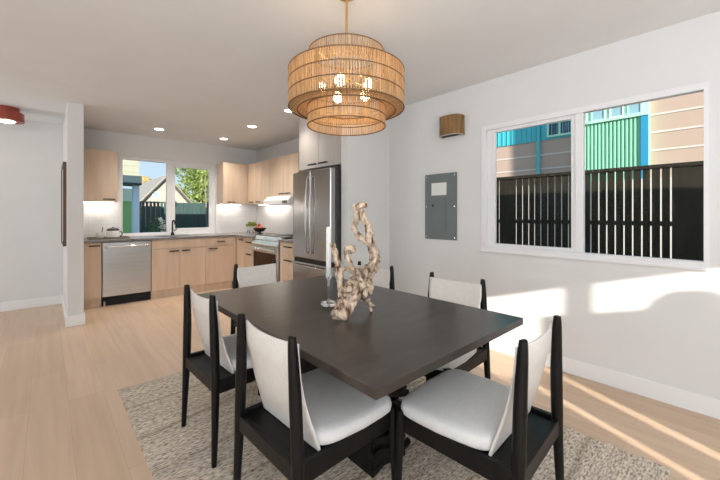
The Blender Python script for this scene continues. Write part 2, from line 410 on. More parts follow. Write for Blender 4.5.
cabinet('base_cabinet', 'pale wood base cabinet with one drawer over one door beside the corner', 'y', PY, 1.886, 2.335, 0, .868, .56,
        [('drawer', 1.886, 2.335, .728, .866, (2.06, 2.19, .80)), ('door', 1.886, 2.335, .12, .724, (1.93, 2.07, .69)), ('filler_panel', 2.333, 2.383, .0, .866, None)], 'base cabinets', toe=.12)
cabinet('base_cabinet', 'pale wood corner base cabinet with a single tall door', 'x', PX, 5.40, 5.735, 0, .868, .63,
        [('door', 5.40, 5.735, .12, .866, (5.44, 5.57, .825))], 'base cabinets', toe=.12)
cabinet('base_cabinet', 'pale wood drawer stack left of the range', 'x', PX, 5.072, 5.40, 0, .868, .63,
        [('drawer', 5.072, 5.40, .70, .866, (5.14, 5.30, .80)), ('drawer', 5.072, 5.40, .42, .70, (5.14, 5.30, .61)), ('drawer', 5.072, 5.40, .12, .42, (5.14, 5.30, .34))], 'base cabinets', toe=.12)
cabinet('base_cabinet', 'pale wood drawer stack between the range and the fridge', 'x', PX, 3.77, 4.25, 0, .868, .63,
        [('drawer', 3.77, 4.25, .70, .866, (3.93, 4.11, .81)), ('drawer', 3.77, 4.25, .42, .70, (3.93, 4.11, .63)), ('drawer', 3.77, 4.25, .12, .42, (3.93, 4.11, .34))], 'base cabinets', toe=.12)
UZ0, UZ1 = 1.425, 2.15
cabinet('wall_cabinet', 'pale wood wall cabinet left of the kitchen window', 'y', 6.0, .311, .752, UZ0, UZ1, .32,
        [('door', .311, .752, UZ0, UZ1, (.58, .72, UZ0 + .035))], 'wall cabinets')
cabinet('wall_cabinet', 'pale wood wall cabinet right of the kitchen window, in the corner', 'y', 6.0, 2.262, 2.69, UZ0, UZ1, .32,
        [('door', 2.262, 2.655, UZ0, UZ1, (2.33, 2.46, UZ0 + .035)), ('filler_panel', 2.653, 2.70, UZ0, UZ1, None)], 'wall cabinets')
cabinet('wall_cabinet', 'pale wood two-door wall cabinet in the corner above the plant', 'x', 2.70, 5.47, 5.99, UZ0, UZ1, .32,
        [('door', 5.73, 5.99, UZ0, UZ1, (5.76, 5.89, UZ0 + .035)), ('door', 5.47, 5.73, UZ0, UZ1, (5.49, 5.62, UZ0 + .035))], 'wall cabinets')
cabinet('wall_cabinet', 'slim pale wood wall cabinet just left of the range hood', 'x', 2.70, 5.055, 5.468, UZ0, UZ1, .32,
        [('door', 5.055, 5.468, UZ0, UZ1, None)], 'wall cabinets')
cabinet('wall_cabinet', 'short pale wood wall cabinet above the range hood', 'x', 2.70, 4.28, 5.053, 1.525, UZ1, .32,
        [('door', 4.667, 5.053, 1.527, UZ1, (4.69, 4.83, 1.565)), ('door', 4.28, 4.667, 1.527, UZ1, (4.50, 4.64, 1.565))], 'wall cabinets')
cabinet('wall_cabinet', 'greyish pale cabinet above the fridge reaching the ceiling', 'x', 2.373, 2.912, 3.755, 1.80, CEIL - .002, .65,
        [('door', 3.332, 3.755, 1.80, CEIL - .004, (3.36, 3.52, 1.845)), ('door', 2.912, 3.332, 1.80, CEIL - .004, (3.145, 3.305, 1.845))], 'wall cabinets', wood='greige')

# countertops (with the sink cut-out)
SX0, SX1, SY0, SY1 = 1.22, 1.80, 5.86, 6.22
m = MB()
m.box(.309, SX0, 5.725, 6.32, .87, .90); m.box(SX0, SX1, 5.725, SY0, .87, .90); m.box(SX0, SX1, SY1, 6.32, .87, .90); m.box(SX1, 3.02, 5.725, 6.32, .87, .90)
m.box(2.352, 3.02, 5.071, 5.725, .87, .90)
tag(obj('countertop', m, 'counter'), 'grey stone countertop under the kitchen window, turning the corner to the range', 'countertop')
tag(obj('countertop', MB().box(2.352, 3.02, 3.76, 4.252, .87, .90), 'counter', bevel=.002), 'short grey stone countertop between the range and the fridge', 'countertop')
m = MB(); ring = ((SX0, SX1, SY0, SY1),)
t_ = .004
m.box(SX0 + .002, SX1 - .002, SY0 + .002, SY1 - .002, .700, .704); m.box(SX0 + .002, SX0 + .006, SY0 + .002, SY1 - .002, .70, .898)
m.box(SX1 - .006, SX1 - .002, SY0 + .002, SY1 - .002, .70, .898); m.box(SX0 + .006, SX1 - .006, SY0 + .002, SY0 + .006, .70, .898); m.box(SX0 + .006, SX1 - .006, SY1 - .006, SY1 - .002, .70, .898)
sk = thing('sink', 'steel sink set into the counter under the window', 'sink', (1.51, 6.04, .70)); obj('basin', m, 'steel', sk)
obj('drain', MB().lathe([(.04, 0), (.04, .004), (.02, .005)], (1.51, 6.04, .704), 20), 'chrome', sk, smooth=True)
fa = thing('faucet', 'black kitchen faucet behind the sink', 'faucet', (1.53, 6.27, .90))
obj('base', MB().lathe([(.026, 0), (.026, .03), (.018, .05)], (1.53, 6.27, .90), 20), 'black', fa, smooth=True)
obj('spout', MB().tube(smoothpath([(1.53, 6.27, .94), (1.53, 6.27, 1.08), (1.53, 6.25, 1.13), (1.53, 6.19, 1.145), (1.53, 6.13, 1.12), (1.53, 6.12, 1.08)]), .012, 12), 'black', fa, smooth=True)
obj('lever', MB().tube([(1.55, 6.27, .97), (1.60, 6.26, 1.0)], [.008, .006], 10), 'black', fa, smooth=True)

# dishwasher
dw = thing('dishwasher', 'stainless steel dishwasher under the counter', 'dishwasher', (.835, 6.0, 0))
obj('body', MB().box(.549, 1.121, 5.79, 6.30, .12, .866), 'darkgrey', dw)
obj('door', MB().box(.552, 1.119, 5.735, 5.788, .128, .862), 'steel', dw, .006)
obj('handle', MB().tube(smoothpath([(.585, 5.737, .80), (.60, 5.71, .803), (.72, 5.697, .806), (.835, 5.694, .807), (.95, 5.697, .806), (1.07, 5.71, .803), (1.085, 5.737, .80)]), .013, 12), 'chrome', dw, smooth=True)
obj('kick_plate', MB().box(.549, 1.121, 5.775, 5.789, .0, .119), 'black', dw)
obj('foot', MB().lathe([(.012, 0), (.012, .06)], (.575, 5.768, 0), 10), 'steel', dw, smooth=True)

# range with front controls
rg = thing('range', 'slide-in steel range with front control panel and dark oven window', 'stove', (2.69, 4.66, 0))
RY0, RY1 = 4.262, 5.062
obj('body', MB().box(2.385, 2.985, RY0, RY1, .06, .868), 'steel', rg)
obj('cooktop', MB().box(2.46, 2.985, RY0, RY1, .869, .912), 'black', rg, .004)
obj('control_panel', MB().prism([(2.35, .775), (2.345, .80), (2.425, .912), (2.455, .912), (2.455, .869), (2.384, .869), (2.384, .775)], 'y', RY0, RY1), 'steel', rg, .003)
def slope(mb, y0, y1, f0, f1, lift=.002):     # a plate lying on the sloping face of the control panel
    a, b = Vector((2.345, 0, .80)), Vector((2.425, 0, .912)); n = Vector((-.112, 0, .08)).normalized()
    p = [a + (b - a) * f0, a + (b - a) * f1]
    q = [v + n * lift for v in p]
    return mb.hexa([(p[0].x, y0, p[0].z), (p[0].x, y1, p[0].z), (p[1].x, y1, p[1].z), (p[1].x, y0, p[1].z), (q[0].x, y0, q[0].z), (q[0].x, y1, q[0].z), (q[1].x, y1, q[1].z), (q[1].x, y0, q[1].z)])
cp = obj('display', slope(MB(), 4.50, 4.80, .2, .8), 'screen', rg)
od = obj('oven_door', MB().box(2.352, 2.384, RY0 + .004, RY1 - .004, .235, .768), 'steel', rg, .004)
obj('oven_window', MB().box(2.3505, 2.353, RY0 + .055, RY1 - .055, .29, .685), 'ovenglass', od)
obj('handle', MB().tube([(2.352, RY1 - .06, .735), (2.315, RY1 - .06, .735), (2.31, RY1 - .05, .735), (2.31, RY0 + .05, .735), (2.315, RY0 + .06, .735), (2.352, RY0 + .06, .735)], .012, 12), 'chrome', od, smooth=True)
obj('bottom_drawer', MB().box(2.355, 2.384, RY0 + .004, RY1 - .004, .065, .228), 'steel', rg, .004)
for yy in (4.47, 4.85):
    for xx in (2.60, 2.84):
        obj('burner', MB().lathe([(.085, 0), (.085, .004), (.06, .006), (0, .006)], (xx, yy, .912), 24), 'darkgrey', rg, smooth=True)
for yy in (RY0 + .04, RY1 - .04):
    for xx in (2.43, 2.93): obj('foot', MB().lathe([(.016, 0), (.016, .062)], (xx, yy, 0), 12), 'black', rg, smooth=True)
hd = thing('range_hood', 'slim white steel range hood over the range', 'range hood', (2.77, 4.66, 1.395))
obj('body', MB().prism([(2.53, 1.398), (2.53, 1.455), (2.60, 1.523), (3.02, 1.523), (3.02, 1.398)], 'y', 4.285, 5.048), 'vinyl', hd, .004)
obj('control_strip', MB().box(2.526, 2.53, 4.31, 4.45, 1.41, 1.445), 'darkgrey', hd)
obj('filter', MB().box(2.58, 2.98, 4.33, 5.0, 1.392, 1.398), 'steel', hd)

# refrigerator
FX, FY0, FY1 = 2.25, 2.932, 3.703
FM = (FY0 + FY1) / 2
rf = thing('refrigerator', 'stainless french-door refrigerator with bottom freezer', 'refrigerator', (2.62, FM, 0))
obj('body', MB().box(2.325, 3.0, FY0 + .006, FY1 - .006, .03, 1.745), 'darkgrey', rf, .004)
for a, b, s in ((FY0, FM - .002, 1), (FM + .002, FY1, -1)):
    d = obj('door', MB().box(FX, 2.32, a, b, .725, 1.755), 'fridge_steel', rf, .012, seg=3)
    yh = FM - s * .045
    obj('handle', MB().tube(smoothpath([(FX + .004, yh, 1.68), (FX - .018, yh, 1.66), (FX - .034, yh, 1.47), (FX - .040, yh, 1.22), (FX - .034, yh, 1.0), (FX - .018, yh, .82), (FX + .004, yh, .80)], 6), .0085, 12), 'fridge_steel', d, smooth=True)
    obj('hinge', MB().box(2.33, 2.40, (a if s > 0 else b - .05), (a + .05 if s > 0 else b), 1.746, 1.772), 'darkgrey', rf, .004)
fz = obj('freezer_drawer', MB().box(FX, 2.32, FY0, FY1, .06, .675), 'fridge_steel', rf, .012, seg=3)
obj('handle', MB().tube(smoothpath([(FX + .004, FY0 + .06, .64), (FX - .02, FY0 + .07, .64), (FX - .03, FM, .64), (FX - .02, FY1 - .07, .64), (FX + .004, FY1 - .06, .64)], 6), .009, 12), 'fridge_steel', fz, smooth=True)
obj('grip_recess', MB().box(FX + .02, 2.324, FY0 + .006, FY1 - .006, .676, .724), 'black', rf)
obj('base_grille', MB().box(2.31, 2.324, FY0 + .01, FY1 - .01, .0, .058), 'black', rf)

# under-cabinet light bars
for nm, lab, b in (('light_bar', 'thin glowing light bar under the wall cabinet left of the window', (.33, .735, 6.20, 6.225, 1.413, 1.4245)),
                   ('light_bar', 'thin glowing light bar under the cabinet right of the window', (2.28, 2.66, 6.20, 6.225, 1.413, 1.4245)),
                   ('light_bar', 'thin glowing light bar under the corner cabinets left of the hood', (2.90, 2.925, 5.08, 5.95, 1.413, 1.4245))):
    t = thing(nm, lab, 'light', ((b[0] + b[1]) / 2, (b[2] + b[3]) / 2, b[4]), 'under-cabinet light bars')
    obj('mounting_channel', MB().box(b[0] - .004, b[1] + .004, b[2] - .004, b[3] + .004, b[4] + .006, b[5]), 'vinyl', t)
    obj('diffuser', MB().box(*b[:4], b[4], b[4] + .006), 'led', t)
# outlets on the backsplash
def outlet(lab, face, p):
    t = thing('wall_outlet', lab, 'outlet', p, 'backsplash outlets')
    if face == 'y':
        m = MB().box(p[0] - .058, p[0] + .058, p[1] - .006, p[1], p[2], p[2] + .115); obj('plate', m, 'trim', t, .002)
        for dx in (-.028, .028): obj('socket', MB().box(p[0] + dx - .017, p[0] + dx + .017, p[1] - .008, p[1] - .0062, p[2] + .025, p[2] + .09), 'paper', t)
    else:
        m = MB().box(p[0] - .006, p[0], p[1] - .058, p[1] + .058, p[2], p[2] + .115); obj('plate', m, 'trim', t, .002)
        for dx in (-.028, .028): obj('socket', MB().box(p[0] - .008, p[0] - .0062, p[1] + dx - .017, p[1] + dx + .017, p[2] + .025, p[2] + .09), 'paper', t)
outlet('white double outlet on the tiles left of the window', 'y', (.56, YF - .0085, 1.16))
outlet('white double outlet on the tiles right of the window', 'y', (2.40, YF - .0085, 1.13))
outlet('white outlet on the tiles behind the range', 'x', (XR - .0085, 4.85, 1.12))

# things on the counter
t = thing('serving_tray', 'dark wooden tray on the counter left of the window', 'tray', (.66, 6.02, .90))
m = MB().box(.42, .88, 5.92, 6.14, .901, .910); obj('base', m, 'traywood', t, .003)
obj('rim', ring_y(MB(), 5.915, 5.925, .415, .885, .901, .922, .008).box(.415, .885, 6.135, 6.145, .901, .922).box(.415, .423, 5.925, 6.135, .901, .922).box(.877, .885, 5.925, 6.135, .901, .922), 'traywood', t)
k = thing('kettle', 'white electric kettle with a dark lid on the tray', 'kettle', (.70, 6.03, .9105))
obj('body', MB().lathe([(.078, 0), (.082, .03), (.08, .085), (.074, .10)], (.70, 6.03, .9105), 32), 'ceramic', k, smooth=True)
obj('lid', MB().lathe([(.076, 0), (.074, .018), (.06, .034), (.02, .042), (.012, .052), (0, .053)], (.70, 6.03, 1.0107), 32), 'navy', k, smooth=True)
obj('handle', MB().tube(smoothpath([(.775, 6.02, .995), (.80, 6.01, .99), (.805, 6.0, .95), (.778, 6.01, .925)]), .007, 10), 'navy', k, smooth=True)
k = thing('sugar_jar', 'small white jar with a dark spoon beside the kettle', 'jar', (.555, 6.05, .9105))
obj('body', MB().lathe([(.045, 0), (.05, .02), (.05, .07), (.046, .078), (.042, .078), (.042, .012), (0, .012)], (.555, 6.05, .9105), 24), 'ceramic', k, smooth=True)
obj('spoon', MB().tube([(.565, 6.05, .925), (.585, 6.05, 1.06)], [.004, .006], 8), 'navy', k, smooth=True)
k = thing('saucer', 'dark saucer at the left end of the tray', 'saucer', (.46, 5.98, .9105)); obj('dish', MB().lathe([(.02, 0), (.034, .008), (.036, .010), (.02, .004), (0, .004)], (.46, 5.98, .9105), 24), 'navy', k, smooth=True)
# corner: planter, black bowl with red fruit
p0 = (2.74, 5.93, .90)
k = thing('potted_plant', 'green leafy plant in a white pot on a wire stand', 'plant', p0)
obj('pot', MB().lathe([(.06, 0), (.085, .075), (.088, .08), (.078, .08), (.07, .055), (0, .055)], (p0[0], p0[1], .95), 28), 'ceramic', k, smooth=True)
m = MB()
for i in range(8):
    a = i * math.pi / 4; m.tube([(p0[0] + .088 * math.cos(a), p0[1] + .088 * math.sin(a), .901), (p0[0] + .07 * math.cos(a), p0[1] + .07 * math.sin(a), .948)], .003, 6)
m.tube([(p0[0] + .07 * math.cos(a), p0[1] + .07 * math.sin(a), .949) for a in [i * math.pi / 12 for i in range(24)]], .003, 6, True)
obj('wire_stand', m, 'black', k)
def inball(c, r, sz=1):
    def f():
        while True:
            p = Vector((random.uniform(-1, 1), random.uniform(-1, 1), random.uniform(-1, 1)))
            if p.length < 1: return (c[0] + p.x * r, c[1] + p.y * r, c[2] + p.z * r * sz)
    return f
obj('foliage', MB().leafs(240, inball((p0[0], p0[1], 1.055), .095, .55), .022, .5), 'plant', k)
q0 = (2.77, 5.66, .90)
k = thing('fruit_bowl', 'black footed bowl holding red fruit on the corner counter', 'bowl', q0)
obj('foot', MB().lathe([(.06, 0), (.055, .008), (.02, .02), (.02, .03)], q0, 24), 'black', k, smooth=True)
obj('basin', MB().lathe([(.02, .03), (.07, .045), (.105, .085), (.115, .105), (.108, .105), (.098, .085), (.06, .055), (0, .05)], q0, 32), 'black', k, smooth=True)
for i, (dx, dy, dz, lab) in enumerate(((-.045, .03, .10, 'red fruit at the left in the black bowl'), (.0, -.045, .10, 'red fruit nearest the range in the black bowl'), (.05, .03, .10, 'red fruit against the wall side of the black bowl'), (0, .005, .155, 'topmost red fruit heaped in the black bowl'))):
    f = thing('apple', lab, 'fruit', (q0[0] + dx, q0[1] + dy, q0[2] + dz - .036), 'fruit in the black bowl')
    obj('flesh', MB().ball((q0[0] + dx, q0[1] + dy, q0[2] + dz), .038, 2, 0, (1, 1, .92)), 'apple', f, smooth='all')
    obj('stem', MB().tube([(q0[0] + dx, q0[1] + dy, q0[2] + dz + .03), (q0[0] + dx + .004, q0[1] + dy, q0[2] + dz + .046)], .002, 6), 'bark', f)

# ------------------------------------------------------------------ lamps
for (x, y, lab) in ((1.205, 5.665, 'recessed ceiling light in front of the kitchen window, leftmost'), (2.148, 5.677, 'recessed ceiling light in the kitchen corner, farthest from the table'),
                    (2.139, 4.607, 'recessed ceiling light in front of the range'), (2.143, 3.599, 'recessed ceiling light in front of the fridge, beside the pendant')):
    t = thing('recessed_downlight', lab, 'ceiling light', (x, y, CEIL - .012), 'recessed kitchen lights')
    obj('trim_ring', MB().lathe([(.058, .006), (.075, .0105), (.078, .0115), (.058, .0115)], (x, y, CEIL - .012), 32), 'trim', t, smooth=True)
    obj('lens', MB().lathe([(.0, .004), (.057, .005), (.057, .011)], (x, y, CEIL - .012), 32), 'lens', t, smooth=True)
    l = bpy.data.lights.new('recessed_lamp', 'SPOT'); l.energy = 28 if y < 4 else 68; l.color = (1, .93, .84); l.spot_size = R(125); l.spot_blend = 1; l.shadow_soft_size = .06
    lo = bpy.data.objects.new('recessed_lamp', l); C.objects.link(lo); lo.parent = t; lo.location = (0, 0, -.01)
# red flush lamp
LX, LY = -.345, 5.72
t = thing('ceiling_lamp', 'red two-tier flush ceiling lamp left of the white partition', 'ceiling light', (LX, LY, 2.33))
obj('canopy', MB().lathe([(.105, .10), (.105, .159), (0, .159)], (LX, LY, 2.33), 40), 'terracotta', t, smooth=True)
obj('lamp_shade', MB().lathe([(.133, 0), (.148, 0), (.148, .10), (.0, .10), (.0, .09), (.133, .09)], (LX, LY, 2.33), 48), 'terracotta', t, smooth=True)
obj('diffuser', MB().lathe([(0, -.016), (.06, -.012), (.085, .01), (.085, .088), (0, .088)], (LX, LY, 2.33), 40), 'glow', t, smooth=True)
# wooden wall sconce
SYC, SZ = 1.915, 2.03
t = thing('wall_sconce', 'curved wooden wall sconce above the electrical panel', 'wall lamp', (XR - .005, SYC, SZ))
def dshape(wd, dp, n=16): return [(XR - .004 - dp * (1 - abs(math.cos(math.pi * i / n)) ** 3.2) ** (1 / 3.2), SYC + wd * math.cos(math.pi * i / n)) for i in range(n + 1)]
o_, i_ = dshape(.122, .128, 24), dshape(.110, .116, 24)
m = MB()
for k in range(24):
    a, b, c, d = o_[k], o_[k + 1], i_[k + 1], i_[k]
    m.hexa([(*a, SZ), (*b, SZ), (*c, SZ), (*d, SZ), (*a, SZ + .19), (*b, SZ + .19), (*c, SZ + .19), (*d, SZ + .19)])
bmesh.ops.remove_doubles(m.bm, verts=m.bm.verts, dist=1e-5)
obj('wood_shade', m, 'oakslat', t)
m = MB()
o2, i2 = dshape(.123, .129, 24), dshape(.112, .118, 24)
for k in range(24):
    a, b, c, d = o2[k], o2[k + 1], i2[k + 1], i2[k]
    for z in (SZ - .004, ): m.hexa([(*a, z), (*b, z), (*c, z), (*d, z), (*a, z + .004), (*b, z + .004), (*c, z + .004), (*d, z + .004)])
obj('rim', m, 'band', t)
obj('back_plate', MB().box(XR - .012, XR - .0005, SYC - .10, SYC + .10, SZ + .02, SZ + .17), 'black', t)
obj('dark_opening_plate', MB().prism(dshape(.1095, .1155, 24), 'z', SZ + .004, SZ + .012), 'black', t)  # black plate closes the underside in place of the dark open interior
obj('socket', MB().tube([(XR - .05, SYC, SZ + .05), (XR - .05, SYC, SZ + .10)], .02, 14).box(XR - .05, XR - .01, SYC - .01, SYC + .01, SZ + .06, SZ + .08), 'black', t)
# electrical panel
EY0, EY1, EZ0, EZ1 = 1.878, 2.266, .985, 1.670
ex = XR - .012
t = thing('electrical_panel', 'grey electrical panel on the wall left of the dining window', 'electrical panel', (XR, 2.07, EZ0))
obj('cover_frame', MB().box(ex, XR - .0005, EY0, EY1, EZ0, EZ1), 'panelgrey', t, .003)
dr = obj('door', MB().box(ex - .006, ex, 2.0, 2.185, 1.06, 1.44), 'panelgrey', t, .003)
obj('latch', MB().box(ex - .012, ex - .006, 2.150, 2.165, 1.325, 1.35), 'black', dr)
obj('paper_label', MB().box(ex - .0015, ex, 1.995, 2.18, 1.445, 1.575), 'paper', t, label='blank white paper label')
for y in (EY0 + .022, EY1 - .022):
    for z in (EZ0 + .025, (EZ0 + EZ1) / 2, EZ1 - .025):
        obj('screw', MB().tube([(ex - .003, y, z), (ex, y, z)], .0055, 12), 'chrome', t)
# framed picture on the partition's left side
t = thing('picture_frame', 'dark brown framed picture hung on the side of the white partition', 'picture', (.15, 5.5, .88))
obj('frame', ring_x(MB(), .134, .1645, 5.15, 5.85, .88, 1.845, .03), 'walnut', t, .002)
obj('canvas', MB().box(.146, .162, 5.17, 5.83, .90, 1.825), 'paper', t)

# ------------------------------------------------------------------ rug
m = MB(); RX0, RX1, RY0_, RY1_ = .372, 2.235, .215, 2.935
n1, n2 = 60, 90
pts = []
for i in range(n1): pts.append((RX0 + (RX1 - RX0) * i / n1, RY0_ + random.uniform(-.005, .005)))
for i in range(n2): pts.append((RX1 + random.uniform(-.006, .006), RY0_ + (RY1_ - RY0_) * i / n2))
for i in range(n1): pts.append((RX1 - (RX1 - RX0) * i / n1, RY1_ + random.uniform(-.005, .005)))
for i in range(n2): pts.append((RX0 + random.uniform(-.006, .006), RY1_ - (RY1_ - RY0_) * i / n2))
m.prism(pts, 'z', .001, .012)
tag(obj('area_rug', m, 'jute'), 'large beige woven jute rug under the dining table', 'rug')
ZR = .0125

# ------------------------------------------------------------------ dining table
TX0, TX1, TY0, TY1, TZ = .692, 1.695, .690, 2.270, .750
tb = thing('dining_table', 'dark stained rectangular dining table in the middle of the rug', 'table', (1.1935, 1.48, ZR))
obj('tabletop', MB().box(TX0, TX1, TY0, TY1, TZ - .032, TZ), 'tabletop', tb, .0025)
P0, P1, Q0, Q1 = 1.125, 1.335, 1.165, 1.795
obj('pedestal', MB().box(P0, P1, Q0, Q1, ZR, TZ - .06), 'ebony', tb, .004)
for yf, sg in ((Q0, -1), (Q1, 1)):               # carved wave relief on both ends of the pedestal
    m = MB(); nb = 17; n = 26; pitch = (TZ - .09 - ZR) / nb
    for k in range(nb):
        z0 = ZR + .004 + k * pitch; out = .016 + .018 * abs(math.sin(k * 1.9 + .6)); ext = .012 + .05 * abs(math.sin(k * 1.3 + .4)) ** 2
        x0, x1 = P0 - .004, P1 + ext
        lo, hi = [], []
        for i in range(n + 1):
            f = i / n; x = x0 + (x1 - x0) * f
            w = .020 * math.sin(f * 5.2 + k * .75) * min(1, f * 3) + .010 * f
            zb = max(ZR + .002, z0 + w); lo.append((x, zb)); hi.append((x, min(TZ - .065, zb + pitch * (.95 - .35 * f))))
        m.prism(lo + hi[::-1], 'y', yf + sg * .0005, yf + sg * out)
    obj('carved_front', m, 'ebony', tb, .003)
obj('top_plate', MB().box(P0 - .16, P1 + .16, Q0 - .10, Q1 + .10, TZ - .059, TZ - .0325), 'ebony', tb, .003)

# ------------------------------------------------------------------ chair (local frame: rear posts at y=0, sitter faces +y)
def make_chair():
    t = thing('dining_chair', 'x', 'chair', (0, 0, 0), 'dining chairs around the table')
    H = .828
    for s in (-1, 1):
        P = [(s * .225, -.012, 0), (s * .219, -.005, .2), (s * .211, 0, .40), (s * .198, 0, .60), (s * .190, -.004, .76), (s * .187, -.006, H - .006), (s * .187, -.006, H)]
        obj('leg', MB().tube(smoothpath(P, 4), [.0125 + .0095 * min(1, i / 9) if i < 12 else (.022 - .008 * max(0, (i - 12) / 8)) if i < 21 else (.0135, .012, .0095)[i - 21] for i in range(24)] + [.006], 16), 'ebony', t, smooth=True)
    for s in (-1, 1):
        P = [(s * .231, .475, 0), (s * .227, .47, .2), (s * .223, .465, .36), (s * .222, .465, .425), (s * .222, .465, .432)]
        obj('leg', MB().tube(smoothpath(P, 4), [.012 + .0075 * min(1, i / 9) for i in range(16)] + [.012], 16), 'ebony', t, smooth=True)
    for s in (-1, 1):
        x0, x1 = s * .203, s * .225
        obj('side_rail', MB().hexa([(x0, .01, .345), (x1, .01, .345), (x1 - s * .002, .455, .345), (x0 - s * .002, .455, .345), (x0, .01, .415), (x1, .01, .415), (x1 - s * .002, .455, .415), (x0 - s * .002, .455, .415)]), 'ebony', t, .003)
    obj('rear_rail', MB().box(-.196, .196, -.011, .011, .350, .412), 'ebony', t, .003)
    obj('front_rail', MB().box(-.202, .202, .452, .474, .350, .408), 'ebony', t, .003)
    obj('seat_board', MB().box(-.201, .201, .014, .449, .385, .399), 'ebony', t, .002)
    # cushion: rounded, slightly crowned
    m = MB(); n, lay = 64, []
    def outline(sc):
        o = []
        for i in range(n):
            a = 2 * math.pi * i / n; cs, sn = math.cos(a), math.sin(a)
            e = .28
            x = .236 * math.copysign(abs(cs) ** e, cs); y = .198 * math.copysign(abs(sn) ** e, sn)
            yy = y * sc + .287; wx = (1.0 if yy > .287 else 1.0 - .10 * (.287 - yy) / .2)
            o.append((x * wx * sc, yy + (.012 * (1 - (x / .236) ** 2) if y > 0 else 0)))
        return o
    for sc, z in ((.965, .4165), (.995, .424), (1, .440), (.985, .456), (.95, .464), (.85, .469), (.6, .472), (.3, .473)):
        lay.append([m.bm.verts.new((x, y, z)) for x, y in outline(sc)])
    for A, B in zip(lay, lay[1:]):
        for i in range(n): m.bm.faces.new((A[i], A[(i + 1) % n], B[(i + 1) % n], B[i]))
    m.bm.faces.new(lay[0][::-1]); m.bm.faces.new(lay[-1])
    obj('seat_cushion', m, 'boucle', t, smooth='all')
    # hanging leather back: wraps the post tops and runs down and forward to the seat
    prof = [(-.002, .800, .187), (-.003, .775, .189), (.000, .73, .190), (.004, .705, .188), (.012, .67, .182), (.026, .60, .182), (.045, .53, .186), (.064, .47, .192), (.078, .425, .196), (.083, .402, .196)]
    prof = [tuple(v) for v in smoothpath(prof, 3)]
    m = MB(); nu = 20; g = [[], []]
    for li, off in ((0, 0), (1, .008)):
        for (y, z, w) in prof:
            row = []
            for i in range(nu + 1):
                u = -1 + 2 * i / nu
                bow = -.022 * (1 - u * u) * min(1, max(0, (z - .42) / .3))
                lift = -.005 * (1 - u * u) * max(0, (z - .7) / .1)
                row.append(m.bm.verts.new((u * w, y + bow + .016 + off, z + lift)))
            g[li].append(row)
    for li in (0, 1):
        for a, b in zip(g[li], g[li][1:]):
            for i in range(nu): m.bm.faces.new((a[i], a[i + 1], b[i + 1], b[i]))
    for i in range(nu):
        for r in (0, -1): m.bm.faces.new((g[0][r][i], g[0][r][i + 1], g[1][r][i + 1], g[1][r][i]))
    for j in range(len(prof) - 1):
        for i in (0, -1): m.bm.faces.new((g[0][j][i], g[0][j + 1][i], g[1][j + 1][i], g[1][j][i]))
    bp = obj('backrest', m, 'leather', t, smooth='all')
    for s in (-1, 1):
        obj('stitched_edge', MB().tube([(s * (w - .001), y + .020, z) for (y, z, w) in prof[8:]], .0032, 6), 'leather', bp, smooth=True)
    return t
ch0 = make_chair()
chairs = [(.609, 1.949, -88, 'black dining chair with cream back at the left table side, farther from the viewer'),
          (.5985, 1.1765, -88, 'black dining chair at the left table side, nearest the viewer, cream back turned outward'),
          (1.3215, .478, 3, 'black dining chair at the near short end of the table, nearest the window wall'),
          (1.993, 1.249, 92, 'black dining chair on the window side of the table, nearer the table corner'),
          (1.984, 2.000, 90, 'black dining chair on the window side, half hidden behind the driftwood'),
          (1.316, 2.748, 188, 'black dining chair at the far short end of the table, in front of the range')]
for i, (x, y, rz, lab) in enumerate(chairs):
    o = ch0 if i == 0 else copy_tree(ch0)
    o.location = (x, y, ZR); o.rotation_euler = (0, 0, R(rz)); o['label'] = lab

# ------------------------------------------------------------------ table decor
hx_, hy_ = 1.14, 1.505
t = thing('candle_holder', 'clear glass candlestick on the table beside the driftwood', 'candle holder', (hx_, hy_, TZ))
obj('base', MB().lathe([(.040, 0), (.043, .004), (.043, .016), (.038, .021), (.012, .024)], (hx_, hy_, TZ + .0005), 36), 'clear', t, smooth=True)
obj('stem', MB().lathe([(.010, .0242), (.006, .035), (.005, .09), (.006, .135), (.010, .148)], (hx_, hy_, TZ + .0005), 20), 'clear', t, smooth=True)
obj('cup', MB().lathe([(.012, .1482), (.0185, .155), (.0185, .205), (.0155, .205), (.0155, .158), (0, .156)], (hx_, hy_, TZ + .0005), 24), 'clear', t, smooth=True)
t = thing('candle', 'tall white taper candle standing in the glass candlestick', 'candle', (hx_, hy_, TZ + .158))
obj('wax', MB().lathe([(.0135, .0), (.0138, .03), (.0132, .26), (.010, .270), (0, .274)], (hx_, hy_, TZ + .158), 20), 'wax', t, smooth=True)
obj('wick', MB().tube([(hx_, hy_, TZ + .431), (hx_, hy_, TZ + .441)], .0012, 6), 'black', t)
# driftwood, traced as branches in space round (1.12, 1.29)
ax = Vector((.7386, -.674, 0)); ay = Vector((.674, .7386, 0))
def dp(px, py, dep=0, ref=1.70):
    d = ref + dep; u = (px - 360) / 343 * d; z = 1.25 + (214 - py) / 343 * d
    return ax * u + ay * d + Vector((0, 0, max(z, TZ + .004)))
m = MB()
def branch(pts, r0, r1, jit=.35, k=9, n=16, squash=1, seed=0):
    P = smoothpath([dp(*p) for p in pts], k); N = len(P)
    rr = []
    for i in range(N):
        f = i / (N - 1); r = 1.1 * (r0 + (r1 - r0) * f) / 343 * 1.7
        rr.append(r * (1 + jit * noise.noise(Vector((i * .55 + seed * 9.1, seed, 3.3)))))
    P = [p + Vector((noise.noise(Vector((i * .4, seed, 1))), noise.noise(Vector((i * .4, seed, 7))), noise.noise(Vector((i * .4, seed, 13))))) * .006 for i, p in enumerate(P)]
    m.tube(P, rr, n, squash=squash)
branch([(363, 283, .02), (356, 292, 0), (349, 303, -.03), (342, 314, -.06), (339, 318, -.07)], 6.0, 8.0, .25, seed=1, squash=.5)   # broad blade at lower left
